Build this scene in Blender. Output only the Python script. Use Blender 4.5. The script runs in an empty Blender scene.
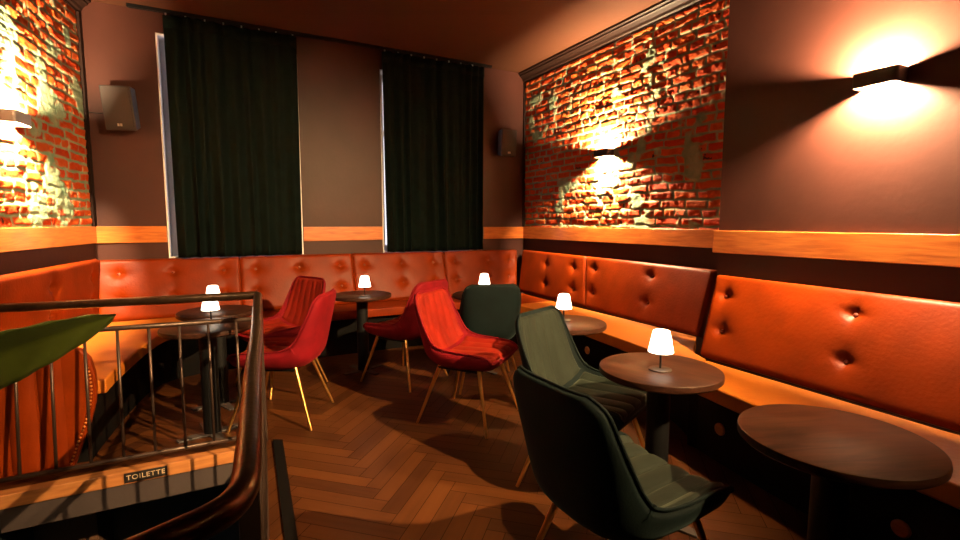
import bpy, bmesh, math, random
import numpy as np
from mathutils import Vector, Matrix
random.seed(7); np.random.seed(7)
PI = math.pi
SC = bpy.context.scene
COL = SC.collection

# ------------------------------------------------------------------ materials
def new_mat(name):
    m = bpy.data.materials.new(name); m.use_nodes = True
    nt = m.node_tree
    return m, nt, nt.nodes['Principled BSDF']

def simple(name, col, rough=.5, metal=0., bump=0., bscale=60., var=0., vscale=4., **kw):
    m, nt, b = new_mat(name)
    b.inputs['Base Color'].default_value = (*col, 1)
    b.inputs['Roughness'].default_value = rough
    b.inputs['Metallic'].default_value = metal
    for k, v in kw.items():
        b.inputs[k.replace('_', ' ')].default_value = v
    if bump or var:
        tc = nt.nodes.new('ShaderNodeTexCoord')
    if bump:
        n = nt.nodes.new('ShaderNodeTexNoise'); n.inputs['Scale'].default_value = bscale; n.inputs['Detail'].default_value = 6
        nt.links.new(tc.outputs['Object'], n.inputs['Vector'])
        bp = nt.nodes.new('ShaderNodeBump'); bp.inputs['Strength'].default_value = bump; bp.inputs['Distance'].default_value = .01
        nt.links.new(n.outputs['Fac'], bp.inputs['Height']); nt.links.new(bp.outputs['Normal'], b.inputs['Normal'])
    if var:
        n2 = nt.nodes.new('ShaderNodeTexNoise'); n2.inputs['Scale'].default_value = vscale; n2.inputs['Detail'].default_value = 5
        nt.links.new(tc.outputs['Object'], n2.inputs['Vector'])
        r = nt.nodes.new('ShaderNodeValToRGB')
        r.color_ramp.elements[0].position = .3; r.color_ramp.elements[1].position = .7
        r.color_ramp.elements[0].color = (*[c * (1 - var) for c in col], 1)
        r.color_ramp.elements[1].color = (*[min(1, c * (1 + var)) for c in col], 1)
        nt.links.new(n2.outputs['Fac'], r.inputs['Fac']); nt.links.new(r.outputs['Color'], b.inputs['Base Color'])
    return m

def emit(name, col, strength):
    m, nt, b = new_mat(name)
    b.inputs['Base Color'].default_value = (.8, .8, .8, 1)
    b.inputs['Emission Color'].default_value = (*col, 1)
    b.inputs['Emission Strength'].default_value = strength
    return m

def wood(name, c1, c2, rough=.4, axis_scale=(1, 14, 14), scale=3., coat=0., bump=.05):
    m, nt, b = new_mat(name)
    tc = nt.nodes.new('ShaderNodeTexCoord'); mp = nt.nodes.new('ShaderNodeMapping')
    mp.inputs['Scale'].default_value = axis_scale
    nt.links.new(tc.outputs['Object'], mp.inputs['Vector'])
    n = nt.nodes.new('ShaderNodeTexNoise'); n.inputs['Scale'].default_value = scale; n.inputs['Detail'].default_value = 8
    n.inputs['Distortion'].default_value = .6
    nt.links.new(mp.outputs['Vector'], n.inputs['Vector'])
    r = nt.nodes.new('ShaderNodeValToRGB')
    r.color_ramp.elements[0].position = .32; r.color_ramp.elements[1].position = .68
    r.color_ramp.elements[0].color = (*c1, 1); r.color_ramp.elements[1].color = (*c2, 1)
    nt.links.new(n.outputs['Fac'], r.inputs['Fac']); nt.links.new(r.outputs['Color'], b.inputs['Base Color'])
    bp = nt.nodes.new('ShaderNodeBump'); bp.inputs['Strength'].default_value = bump; bp.inputs['Distance'].default_value = .01
    nt.links.new(n.outputs['Fac'], bp.inputs['Height']); nt.links.new(bp.outputs['Normal'], b.inputs['Normal'])
    b.inputs['Roughness'].default_value = rough
    b.inputs['Coat Weight'].default_value = coat; b.inputs['Coat Roughness'].default_value = .15
    return m

LAMP = (1.0, .69, .38)
M = {}
M['paint'] = simple('brown_paint', (.047, .0155, .0108), .46, Specular_IOR_Level=.22, bump=.10, bscale=25, var=.14, vscale=2.2)
M['ceiling'] = simple('ceiling_paint', (.056, .020, .009), .8, Specular_IOR_Level=.15, bump=.06, bscale=15)
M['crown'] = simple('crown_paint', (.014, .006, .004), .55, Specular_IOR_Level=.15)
M['leather'] = simple('rust_leather', (.158, .0185, .0009), .42, bump=.20, bscale=55, var=.22, vscale=5, Specular_IOR_Level=.12)
M['leather_dark'] = simple('dark_leather_button', (.16, .025, .008), .4)
M['seat_leather'] = simple('tan_seat_leather', (.42, .118, .010), .42, bump=.15, bscale=40, var=.12, vscale=6)
M['base'] = simple('bench_base_paint', (.003, .0025, .0025), .7, Specular_IOR_Level=.08)
M['rail'] = wood('cherry_wood_rail', (.40, .10, .018), (.60, .19, .035), .3, (2, 2, 22), 2.5, .3)
M['table'] = wood('dark_stained_wood', (.011, .0038, .0025), (.040, .014, .007), .42, (9, 1.2, 9), 4, .0)
M['table'].node_tree.nodes['Principled BSDF'].inputs['Specular IOR Level'].default_value = .17
M['black'] = simple('black_steel', (.004, .004, .0045), .5, 0., Specular_IOR_Level=.2)
M['plate'] = simple('grey_steel_plate', (.05, .045, .045), .45, .2)
M['brass'] = simple('brushed_brass', (.78, .44, .13), .3, 1.)
M['pipe'] = simple('bronzed_steel_pipe', (.085, .048, .027), .28, .8, bump=.12, bscale=45, var=.35, vscale=18)
M['bar'] = simple('dark_steel_bar', (.07, .045, .035), .4, .7)
def velvet(name, col, tint, sw=.6, spec=.12):
    m = simple(name, col, .75, bump=.10, bscale=90, var=.25, vscale=9)
    b = m.node_tree.nodes['Principled BSDF']
    b.inputs['Sheen Weight'].default_value = sw; b.inputs['Sheen Roughness'].default_value = .35
    b.inputs['Sheen Tint'].default_value = (*tint, 1)
    b.inputs['Specular IOR Level'].default_value = spec
    return m
M['red'] = velvet('red_velvet', (.165, .008, .0025), (1, .22, .06), .15)
M['red_shell'] = velvet('red_velvet_outside', (.14, .003, .006), (1, .08, .08), .12)
M['green'] = velvet('green_velvet', (.010, .014, .010), (.65, .75, .55), .16)
M['green_shell'] = velvet('green_velvet_outside', (.0025, .0065, .0068), (.40, .65, .65), .07)
M['curtain'] = velvet('black_green_curtain', (.003, .006, .005), (.5, .55, .5), .012, .03)
M['white'] = simple('white_window_paint', (.80, .76, .74), .45)
def glass_mat():
    m, nt, b = new_mat('clear_window_glass')
    tr_ = nt.nodes.new('ShaderNodeBsdfTransparent'); tr_.inputs['Color'].default_value = (.9, .92, .95, 1)
    gl = nt.nodes.new('ShaderNodeBsdfGlossy'); gl.inputs['Roughness'].default_value = .02
    mx = nt.nodes.new('ShaderNodeMixShader'); mx.inputs['Fac'].default_value = .08
    nt.links.new(tr_.outputs[0], mx.inputs[1]); nt.links.new(gl.outputs[0], mx.inputs[2])
    nt.links.new(mx.outputs[0], nt.nodes['Material Output'].inputs['Surface'])
    return m
M['glass'] = glass_mat()
M['speaker'] = simple('black_speaker_plastic', (.020, .016, .015), .5)
M['grille'] = simple('black_speaker_grille', (.028, .022, .020), .55, bump=.5, bscale=250)
M['silver'] = simple('silver_badge', (.75, .72, .68), .3, .8)
M['leaf'] = simple('green_leaf', (.050, .066, .009), .38, bump=.1, bscale=12, var=.3, vscale=10)
M['midrib'] = simple('pale_leaf_rib', (.30, .34, .10), .4)
M['pot'] = simple('dark_clay_pot', (.05, .035, .03), .7, bump=.1)
M['soil'] = simple('dark_soil', (.02, .013, .01), .9, bump=.6, bscale=60)
M['well'] = simple('dark_teal_paint', (.018, .030, .032), .5)
M['well_brown'] = simple('brown_stairwell_paint', (.09, .045, .025), .6)
M['fascia'] = simple('grey_fascia_paint', (.045, .032, .030), .6, bump=.08)
M['nosing'] = wood('oak_nosing', (.28, .10, .03), (.42, .17, .05), .4, (2, 14, 14), 3, .2)
M['shade'] = emit('glowing_white_shade', (1, .82, .62), 6.)
M['bulb'] = emit('glowing_sconce_bulb', LAMP, 88000.)
M['sconce'] = simple('dark_bronze_sconce', (.035, .022, .015), .45, .4)
M['sconce_pale'] = simple('pale_sconce_metal', (.45, .40, .38), .35, .3)
M['sign'] = simple('black_sign_plate', (.012, .010, .010), .4)
M['letter'] = simple('cream_sign_letters', (.55, .42, .28), .5)
M['spot_dim'] = emit('dim_spot_lens', (1, .72, .44), 10000.)
M['spot'] = emit('glowing_spot_lens', (1, .64, .29), 200000.)
M['spot_side'] = emit('added_side_spot_lens', (1, .64, .29), 34000.)  # glow of the added spot on the pier side

def floor_mat():
    m, nt, b = new_mat('herringbone_parquet')
    at = nt.nodes.new('ShaderNodeAttribute'); at.attribute_name = 'tone'
    uv = nt.nodes.new('ShaderNodeUVMap')
    mp = nt.nodes.new('ShaderNodeMapping'); mp.inputs['Scale'].default_value = (2.5, 40, 1)
    n = nt.nodes.new('ShaderNodeTexNoise'); n.inputs['Scale'].default_value = 1.; n.inputs['Detail'].default_value = 6
    nt.links.new(uv.outputs['UV'], mp.inputs['Vector']); nt.links.new(mp.outputs['Vector'], n.inputs['Vector'])
    r = nt.nodes.new('ShaderNodeValToRGB')
    r.color_ramp.elements[0].color = (.018, .0048, .0012, 1); r.color_ramp.elements[1].color = (.088, .027, .0055, 1)
    ad = nt.nodes.new('ShaderNodeMath'); ad.operation = 'MULTIPLY_ADD'; ad.inputs[1].default_value = .55
    nt.links.new(at.outputs['Fac'], ad.inputs[0])
    sc = nt.nodes.new('ShaderNodeMath'); sc.operation = 'MULTIPLY'; sc.inputs[1].default_value = .45
    nt.links.new(n.outputs['Fac'], sc.inputs[0]); nt.links.new(sc.outputs[0], ad.inputs[2])
    nt.links.new(ad.outputs[0], r.inputs['Fac']); nt.links.new(r.outputs['Color'], b.inputs['Base Color'])
    bp = nt.nodes.new('ShaderNodeBump'); bp.inputs['Strength'].default_value = .12; bp.inputs['Distance'].default_value = .005
    nt.links.new(n.outputs['Fac'], bp.inputs['Height']); nt.links.new(bp.outputs['Normal'], b.inputs['Normal'])
    b.inputs['Roughness'].default_value = .45; b.inputs['Specular IOR Level'].default_value = .3
    return m
M['floor'] = floor_mat()

def brick_mat():
    m, nt, b = new_mat('old_brick')
    a1 = nt.nodes.new('ShaderNodeAttribute'); a1.attribute_name = 'rnd'
    a2 = nt.nodes.new('ShaderNodeAttribute'); a2.attribute_name = 'mort'
    r = nt.nodes.new('ShaderNodeValToRGB')
    e = r.color_ramp.elements
    e[0].color = (.33, .022, .004, 1); e[1].color = (.60, .135, .022, 1)
    e2 = e.new(.5); e2.color = (.47, .056, .008, 1)
    tc = nt.nodes.new('ShaderNodeTexCoord')
    n = nt.nodes.new('ShaderNodeTexNoise'); n.inputs['Scale'].default_value = 22; n.inputs['Detail'].default_value = 6
    nt.links.new(tc.outputs['Object'], n.inputs['Vector'])
    ma = nt.nodes.new('ShaderNodeMath'); ma.operation = 'MULTIPLY_ADD'; ma.inputs[1].default_value = .6; 
    s = nt.nodes.new('ShaderNodeMath'); s.operation = 'MULTIPLY'; s.inputs[1].default_value = .5
    nt.links.new(n.outputs['Fac'], s.inputs[0]); nt.links.new(a1.outputs['Fac'], ma.inputs[0]); nt.links.new(s.outputs[0], ma.inputs[2])
    nt.links.new(ma.outputs[0], r.inputs['Fac'])
    mix = nt.nodes.new('ShaderNodeMix'); mix.data_type = 'RGBA'
    nt.links.new(a2.outputs['Fac'], mix.inputs['Factor'])
    nt.links.new(r.outputs['Color'], mix.inputs['A'])
    n3 = nt.nodes.new('ShaderNodeTexNoise'); n3.inputs['Scale'].default_value = 9; n3.inputs['Detail'].default_value = 4
    nt.links.new(tc.outputs['Object'], n3.inputs['Vector'])
    r3 = nt.nodes.new('ShaderNodeValToRGB')
    r3.color_ramp.elements[0].position = .35; r3.color_ramp.elements[1].position = .65
    r3.color_ramp.elements[0].color = (.17, .30, .19, 1); r3.color_ramp.elements[1].color = (.31, .39, .25, 1)
    nt.links.new(n3.outputs['Fac'], r3.inputs['Fac']); nt.links.new(r3.outputs['Color'], mix.inputs['B'])
    nt.links.new(mix.outputs['Result'], b.inputs['Base Color'])
    n2 = nt.nodes.new('ShaderNodeTexNoise'); n2.inputs['Scale'].default_value = 90; n2.inputs['Detail'].default_value = 5
    nt.links.new(tc.outputs['Object'], n2.inputs['Vector'])
    bp = nt.nodes.new('ShaderNodeBump'); bp.inputs['Strength'].default_value = .5; bp.inputs['Distance'].default_value = .01
    nt.links.new(n2.outputs['Fac'], bp.inputs['Height']); nt.links.new(bp.outputs['Normal'], b.inputs['Normal'])
    b.inputs['Roughness'].default_value = .75; b.inputs['Specular IOR Level'].default_value = .12
    return m
M['brick'] = brick_mat()

# ------------------------------------------------------------------ mesh helpers
class MB:
    def __init__(s): s.v = []; s.f = []
    def add(s, vs, fs):
        o = len(s.v); s.v += [tuple(v) for v in vs]; s.f += [tuple(i + o for i in f) for f in fs]; return s
    def box(s, lo, hi, mat=None):
        x0, y0, z0 = lo; x1, y1, z1 = hi
        vs = [(x0,y0,z0),(x1,y0,z0),(x1,y1,z0),(x0,y1,z0),(x0,y0,z1),(x1,y0,z1),(x1,y1,z1),(x0,y1,z1)]
        if mat: vs = [mat @ Vector(v) for v in vs]
        return s.add(vs, [(0,3,2,1),(4,5,6,7),(0,1,5,4),(1,2,6,5),(2,3,7,6),(3,0,4,7)])
    def lathe(s, prof, n=32, c=(0,0,0), cap=True):
        vs = []; fs = []
        for r, z in prof:
            for k in range(n):
                a = 2*PI*k/n; vs.append((c[0]+r*math.cos(a), c[1]+r*math.sin(a), c[2]+z))
        for i in range(len(prof)-1):
            for k in range(n):
                k2 = (k+1) % n
                fs.append((i*n+k, i*n+k2, (i+1)*n+k2, (i+1)*n+k))
        if cap:
            fs.append(tuple(reversed(range(n)))); fs.append(tuple((len(prof)-1)*n+k for k in range(n)))
        return s.add(vs, fs)
    def tube(s, pts, r, n=12, r2=None, cap=True):
        pts = [Vector(p) for p in pts]; N = len(pts); vs = []; fs = []
        up = None
        for i, p in enumerate(pts):
            d = (pts[min(i+1, N-1)] - pts[max(i-1, 0)]).normalized()
            if up is None:
                up = Vector((0,0,1)) if abs(d.z) < .9 else Vector((1,0,0))
            a = d.cross(up).normalized(); b = a.cross(d).normalized(); up = b
            rr = r if r2 is None else r + (r2-r)*i/(N-1)
            for k in range(n):
                t = 2*PI*k/n; vs.append(p + a*rr*math.cos(t) + b*rr*math.sin(t))
        for i in range(N-1):
            for k in range(n):
                k2 = (k+1) % n
                fs.append((i*n+k, i*n+k2, (i+1)*n+k2, (i+1)*n+k))
        if cap:
            fs.append(tuple(reversed(range(n)))); fs.append(tuple((N-1)*n+k for k in range(n)))
        return s.add(vs, fs)
    def prism(s, poly, z0, z1):
        n = len(poly)
        vs = [(x, y, z0) for x, y in poly] + [(x, y, z1) for x, y in poly]
        fs = [tuple(reversed(range(n))), tuple(range(n, 2*n))]
        for k in range(n):
            k2 = (k+1) % n; fs.append((k, k2, n+k2, n+k))
        return s.add(vs, fs)
    def grid(s, P):            # P[i][j] -> point
        nu = len(P); nv = len(P[0]); vs = [p for row in P for p in row]; fs = []
        for i in range(nu-1):
            for j in range(nv-1):
                a = i*nv+j; fs.append((a, a+1, a+nv+1, a+nv))
        return s.add(vs, fs)
    def build(s, name, mat, parent=None, smooth=False, bevel=0, sub=0, angle=None):
        me = bpy.data.meshes.new(name); me.from_pydata(s.v, [], s.f); me.update()
        bm = bmesh.new(); bm.from_mesh(me); bmesh.ops.recalc_face_normals(bm, faces=bm.faces); bm.to_mesh(me); bm.free()
        me.materials.append(mat)
        if smooth: me.polygons.foreach_set('use_smooth', [True]*len(me.polygons))
        o = bpy.data.objects.new(name, me); COL.objects.link(o)
        if bevel:
            md = o.modifiers.new('bevel', 'BEVEL'); md.width = bevel; md.segments = 3; md.limit_method = 'ANGLE'; md.angle_limit = .6
            md.harden_normals = False
            me.polygons.foreach_set('use_smooth', [True]*len(me.polygons))
            md2 = o.modifiers.new('wn', 'WEIGHTED_NORMAL'); md2.keep_sharp = True
        if sub:
            md = o.modifiers.new('sub', 'SUBSURF'); md.levels = sub; md.render_levels = sub
        if angle:
            try: me.set_sharp_from_angle(angle=angle)
            except Exception: pass
        if parent: o.parent = parent
        return o

def tag(o, label=None, cat=None, group=None, kind=None):
    if label: o['label'] = label
    if cat: o['category'] = cat
    if group: o['group'] = group
    if kind: o['kind'] = kind
    return o
def empty(name, loc, rz=0):
    o = bpy.data.objects.new(name, None); COL.objects.link(o); o.location = loc; o.rotation_euler = (0, 0, rz); o.empty_display_size = .1
    return o
def copy_tree(o, parent=None):
    c = o.copy(); COL.objects.link(c)
    if parent: c.parent = parent
    for ch in list(o.children): copy_tree(ch, c)
    return c
def structure(o, label=None, cat=None):
    o['kind'] = 'structure'
    if label: o['label'] = label
    if cat: o['category'] = cat
    return o

# ------------------------------------------------------------------ room numbers (metres)
YB, XB, XP, ZC, YR = 5.52, 3.58, 3.115, 3.26, -2.6     # back wall, brick wall, pier, ceiling, rear wall
LC = Vector((-1.017, YB)); LD = Vector((-math.sin(math.radians(9.0)), -math.cos(math.radians(9.0))))   # left wall runs from LC along LD
LN = Vector((-LD.y, LD.x)) if (-LD.y) > 0 else Vector((LD.y, -LD.x))      # into the room
def lw(t, off=0.): p = LC + LD*t + LN*off; return (p.x, p.y)
YP = 2.275                                                               # pier end

# ---- floor with stairwell opening
HX0, HY0, HY1 = -1.06, .70, 3.12
def rx(y): return .0 + (y-.92)*(.155/2.24) - .03        # right edge of the opening
def clip(poly, a, b, c):                                # keep a*x+b*y<=c
    out = []
    for i in range(len(poly)):
        p, q = poly[i], poly[(i+1) % len(poly)]
        dp, dq = a*p[0]+b*p[1]-c, a*q[0]+b*q[1]-c
        if dp <= 0: out.append(p)
        if (dp < 0 < dq) or (dq < 0 < dp):
            t = dp/(dp-dq); out.append((p[0]+(q[0]-p[0])*t, p[1]+(q[1]-p[1])*t))
    return out
k = .155/2.24; cR = .92*k*-1 - .03                       # x = k*y + cR
BIG = [(0, 1, YB), (0, -1, -YR), (1, 0, XB)]
PIECES = [BIG+[(0, -1, -HY1)], BIG+[(0, 1, HY0)],
          BIG+[(0, 1, HY1), (0, -1, -HY0), (1, 0, HX0)],
          BIG+[(0, 1, HY1), (0, -1, -HY0), (-1, k, -cR)]]
def left_clip(poly):   # right of left wall line
    n = LN; return clip(poly, -n.x, -n.y, -(n.x*LC.x+n.y*LC.y))
W_, L_ = .085, .51
ca, sa = math.cos(PI/4+.03), math.sin(PI/4+.03)
fv, ff, ft, fuv = [], [], [], []
def add_plank(x0, y0, x1, y1, vert):
    g = .0012
    q = [(x0+g, y0+g), (x1-g, y0+g), (x1-g, y1-g), (x0+g, y1-g)]
    tone = random.random(); ou, ov = random.random()*30, random.random()*30
    pts = [(ca*x-sa*y, sa*x+ca*y) for x, y in q]
    cx = sum(p[0] for p in pts)/4; cy = sum(p[1] for p in pts)/4
    if not (-2.9 < cx < 4.0 and -3.0 < cy < 6.0): return
    for pc in PIECES:
        poly = pts
        for h in pc:
            poly = clip(poly, *h)
            if len(poly) < 3: break
        if len(poly) >= 3: poly = left_clip(poly)
        if len(poly) < 3: continue
        o = len(fv); fv.extend((p[0], p[1], 0.) for p in poly); ff.append(tuple(range(o, o+len(poly)))); ft.append(tone)
        for p in poly:
            lx, ly = ca*p[0]+sa*p[1], -sa*p[0]+ca*p[1]
            fuv.append((ly+ou, lx+ov) if vert else (lx+ou, ly+ov))
R_ = 90
for i in range(-R_, R_):
    for j in range(-12, 13):
        ox, oy = i*W_+j*L_, i*W_-j*L_
        if abs(ox) > 7.5 or abs(oy) > 7.5: continue
        add_plank(ox, oy, ox+L_, oy+W_, False)
        add_plank(ox+L_, oy+W_-L_, ox+L_+W_, oy+W_, True)
me = bpy.data.meshes.new('floor'); me.from_pydata(fv, [], ff); me.update()
at = me.attributes.new('tone', 'FLOAT', 'FACE'); at.data.foreach_set('value', ft)
ul = me.uv_layers.new(name='UVMap'); ul.data.foreach_set('uv', [c for p in fuv for c in p])
me.materials.append(M['floor'])
floor = bpy.data.objects.new('floor', me); COL.objects.link(floor); structure(floor, 'dark herringbone parquet floor around the stair opening', 'floor')
sub = MB()
for pc in PIECES:
    poly = [(-3.5, -4), (5, -4), (5, 7), (-3.5, 7)]
    for h in pc: poly = clip(poly, *h)
    poly = left_clip(poly)
    sub.prism(poly, -.10, -.003)
sb = sub.build('subfloor', M['base'], floor)

# ---- ceiling
ce = MB().box((-2.7, YR, ZC), (XB+.2, YB+.3, ZC+.1)).build('ceiling', M['ceiling']); structure(ce)

# ---- back wall with two window openings
WIN = [(-.456, .770, 1.0, 3.075), (1.645, 2.955, .99, 3.045)]
wb = MB(); T = .28
def wbox(x0, x1, z0, z1): wb.box((x0, YB, z0), (x1, YB+T, z1))
wbox(-1.3, WIN[0][0], 0, ZC); wbox(WIN[0][1], WIN[1][0], 0, ZC); wbox(WIN[1][1], XB+.2, 0, ZC)
for w in WIN: wbox(w[0], w[1], 0, w[2]); wbox(w[0], w[1], w[3], ZC)
structure(wb.build('wall_back', M['paint']))
for n, w in enumerate(WIN):
    x0, x1, z0, z1 = w
    f = MB(); d = .012
    for a, b in (((x0, YB-.004, z0), (x0+d, YB+T, z1)), ((x1-d, YB-.004, z0), (x1, YB+T, z1)),
                 ((x0+d, YB-.004, z1-d), (x1-d, YB+T, z1)), ((x0+d, YB-.004, z0), (x1-d, YB+T, z0+d))):
        f.box(a, b)
    wo = f.build('window_%d' % (n+1), M['white']); structure(wo, None, None)
    f = MB(); y0, y1 = YB+.17, YB+.23; e = .07; xm = (x0+x1)/2
    a0, a1, b0, b1 = x0+d, x1-d, z0+d, z1-d
    f.box((a0, y0, b0), (a0+e, y1, b1)); f.box((a1-e, y0, b0), (a1, y1, b1)); f.box((a0+e, y0, b0), (a1-e, y1, b0+e)); f.box((a0+e, y0, b1-e), (a1-e, y1, b1))
    f.box((xm-.045, y0, b0+e), (xm+.045, y1, b1-e)); f.box((a0+e, y0, 2.35), (xm-.045, y1, 2.41)); f.box((xm+.045, y0, 2.35), (a1-e, y1, 2.41))
    f.build('window_frame', M['white'], wo, bevel=.006)
    MB().box((a0+e, y0+.02, b0+e), (a1-e, y0+.028, b1-e)).build('window_pane', M['glass'], wo)

# ---- brick faces
def vnoise(S, Z, cell, seed):
    rs = np.random.RandomState(seed); G = rs.rand(400, 400)
    x, y = S/cell + 50, Z/cell + 50
    xi, yi = np.floor(x).astype(int), np.floor(y).astype(int); fx, fy = x-xi, y-yi
    fx = fx*fx*(3-2*fx); fy = fy*fy*(3-2*fy); xi %= 399; yi %= 399
    return (G[xi, yi]*(1-fx)*(1-fy)+G[xi+1, yi]*fx*(1-fy)+G[xi, yi+1]*(1-fx)*fy+G[xi+1, yi+1]*fx*fy)
def fbm(S, Z, cell, seed, o=3):
    r = 0; a = 1; t = 0
    for i in range(o): r = r + a*vnoise(S, Z, cell/2**i, seed+i); t += a; a *= .5
    return r/t
def brick_face(name, length, z0, z1, place, parent, seed, res=.009, smear=.66):
    ns, nz = int(length/res), int((z1-z0)/res)
    S, Z = np.meshgrid(np.linspace(0, length, ns), np.linspace(z0, z1, nz), indexing='ij')
    RH = .077
    zw = Z + .016*(fbm(S, Z, .5, seed, 2)-.5)*2 + .007*(vnoise(S, Z, .07, seed+9)-.5)*2
    row = np.floor(zw/RH).astype(int); fz = zw/RH-row
    rs = np.random.RandomState(seed+20)
    ro = rs.rand(200); rl = np.where(rs.rand(200) < .4, .135, .25)
    bl = rl[row % 200]*(1+.0*S)
    sw = S + .012*(vnoise(S, Z, .06, seed+11)-.5)*2 + ro[row % 200]*bl + .08*(vnoise(S*1., row*3.1, .35, seed+13)-.5)
    bi = np.floor(sw/bl).astype(int); fs = sw/bl-bi
    ds = np.minimum(fs, 1-fs)*bl; dz = np.minimum(fz, 1-fz)*RH
    d = np.minimum(ds, dz)
    jn = .0060 + .007*vnoise(S, Z, .11, seed+30)
    edge = np.clip((d-jn*.6)/.010, 0, 1); edge = edge*edge*(3-2*edge)
    hid = (bi*7919 + row*104729) % 1009
    rr = rs.rand(1009)[hid]; rh = rs.rand(1009)[hid]; rt = rs.rand(1009)[hid]-.5
    sm = fbm(S, Z, .22, seed+40, 4); smask = np.clip((sm-smear)/.05, 0, 1)
    chip = np.clip((fbm(S, Z, .05, seed+60, 3)-.63)/.08, 0, 1)
    hgt = edge*(.003+.012*rh+rt*.025*(fz-.5)) + .011*(fbm(S, Z, .06, seed+50, 4)-.5)*(.4+edge) - chip*.010*edge
    hgt = hgt*(1-.65*smask) + smask*.010
    mort = np.clip(1-edge*1.15, 0, 1); mort = np.maximum(mort, smask*.95)
    # fade the relief at the borders so that the sheet meets its neighbours
    bd = np.minimum(np.minimum(S, length-S), np.minimum(Z-z0, z1-Z)); hgt = hgt*np.clip(bd/.012, 0, 1)
    P = place(S, Z, hgt)
    co = np.stack(P, -1).reshape(-1, 3)
    idx = np.arange(ns*nz).reshape(ns, nz)
    F = np.stack([idx[:-1, :-1], idx[1:, :-1], idx[1:, 1:], idx[:-1, 1:]], -1).reshape(-1, 4)
    me = bpy.data.meshes.new(name); nf = len(F)
    me.vertices.add(len(co)); me.vertices.foreach_set('co', co.ravel().astype(np.float32))
    me.loops.add(nf*4); me.loops.foreach_set('vertex_index', F.ravel().astype(np.int32))
    me.polygons.add(nf); me.polygons.foreach_set('loop_start', np.arange(0, nf*4, 4, dtype=np.int32))
    me.update(calc_edges=True)
    for nm, arr in (('rnd', rr), ('mort', mort)):
        a = me.attributes.new(nm, 'FLOAT', 'POINT'); a.data.foreach_set('value', arr.ravel().astype(np.float32))
    me.polygons.foreach_set('use_smooth', [True]*nf)
    me.materials.append(M['brick'])
    o = bpy.data.objects.new(name, me); COL.objects.link(o); o.parent = parent
    return o

ZR0, ZR1 = 1.131, 1.283
wr = MB().box((XB, YP-.05, 0), (XB+.2, YB+.28, ZC)).build('wall_right', M['paint']); structure(wr)
brick_face('brick_face', YB-.03-YP, ZR1-.02, 3.14, lambda S, Z, H: (XB-.006-H, YP+.0+S, Z), wr, 3)
wp = MB().box((XP, YR, 0), (XB+.2, YP, ZC)).build('wall_pier', M['paint']); structure(wp)
def lbox(t0, t1, o0, o1, z0, z1):
    p = [lw(t0, o0), lw(t1, o0), lw(t1, o1), lw(t0, o1)]
    return p, z0, z1
wl = MB().prism(*lbox(-.3, 8.3, -.2, 0, 0, ZC)).build('wall_left', M['paint']); structure(wl)
def pl(S, Z, H):
    t = S+.05; off = .006+H
    return (LC.x+LD.x*t+LN.x*off, LC.y+LD.y*t+LN.y*off, Z)
brick_face('brick_face', 2.9, 1.27, 3.14, pl, wl, 77, smear=.60)
structure(MB().box((-2.7, YR-.2, 0), (XB+.2, YR, ZC)).build('wall_rear', M['paint']))

# ---- dado rails
def rail(name, poly_pts, z0, z1):
    m = MB(); m.prism(poly_pts, z0, z1)
    o = m.build(name, M['rail'], bevel=.004); return structure(o, None, None)
def backrail(n, x0, x1, z0, z1): return rail('trim_%d' % n, [(x0, YB-.024), (x1, YB-.024), (x1, YB), (x0, YB)], z0, z1)
backrail(1, -1.02, WIN[0][0]-.004, 1.153, 1.306)
backrail(2, WIN[0][1]+.004, WIN[1][0]-.004, 1.141, 1.293)
backrail(3, WIN[1][1]+.004, XB-.024, ZR0, ZR1)
rail('trim_4', [(XB-.026, YP), (XB, YP), (XB, YB-.02), (XB-.026, YB-.02)], ZR0, ZR1)
rail('trim_5', [(XP-.026, YR), (XP, YR), (XP, YP+.026), (XP-.026, YP+.026)], ZR0-.003, ZR1)
rail('trim_6', [lw(.0, 0), lw(8.1, 0), lw(8.1, .026), lw(.0, .026)], 1.153, 1.306)
# ---- crown mouldings (stepped profile swept along the wall)
def crown(name, a, b, n):
    prof = [(0, -.125), (.018, -.125), (.018, -.105), (.035, -.098), (.045, -.075), (.070, -.052), (.085, -.045), (.085, -.030), (.105, -.022), (.105, 0), (0, 0)]
    vs = []
    for p in (a, b): vs += [(p[0]+n[0]*o, p[1]+n[1]*o, ZC+z) for o, z in prof]
    k_ = len(prof); fs = [tuple(range(k_)), tuple(range(k_, 2*k_))] + [(i, (i+1) % k_, k_+(i+1) % k_, k_+i) for i in range(k_)]
    return structure(MB().add(vs, fs).build(name, M['crown']))
crown('trim_7', (XB, YP), (XB, YB), (-1, 0))
crown('trim_8', lw(0), lw(8.2), (LN.x, LN.y))
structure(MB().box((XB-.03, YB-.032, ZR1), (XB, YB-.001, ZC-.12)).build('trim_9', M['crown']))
structure(MB().prism([lw(.0, 0), lw(.05, 0), lw(.05, .03), lw(.0, .03)], 1.306, ZC-.12).build('trim_10', M['crown']))

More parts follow.
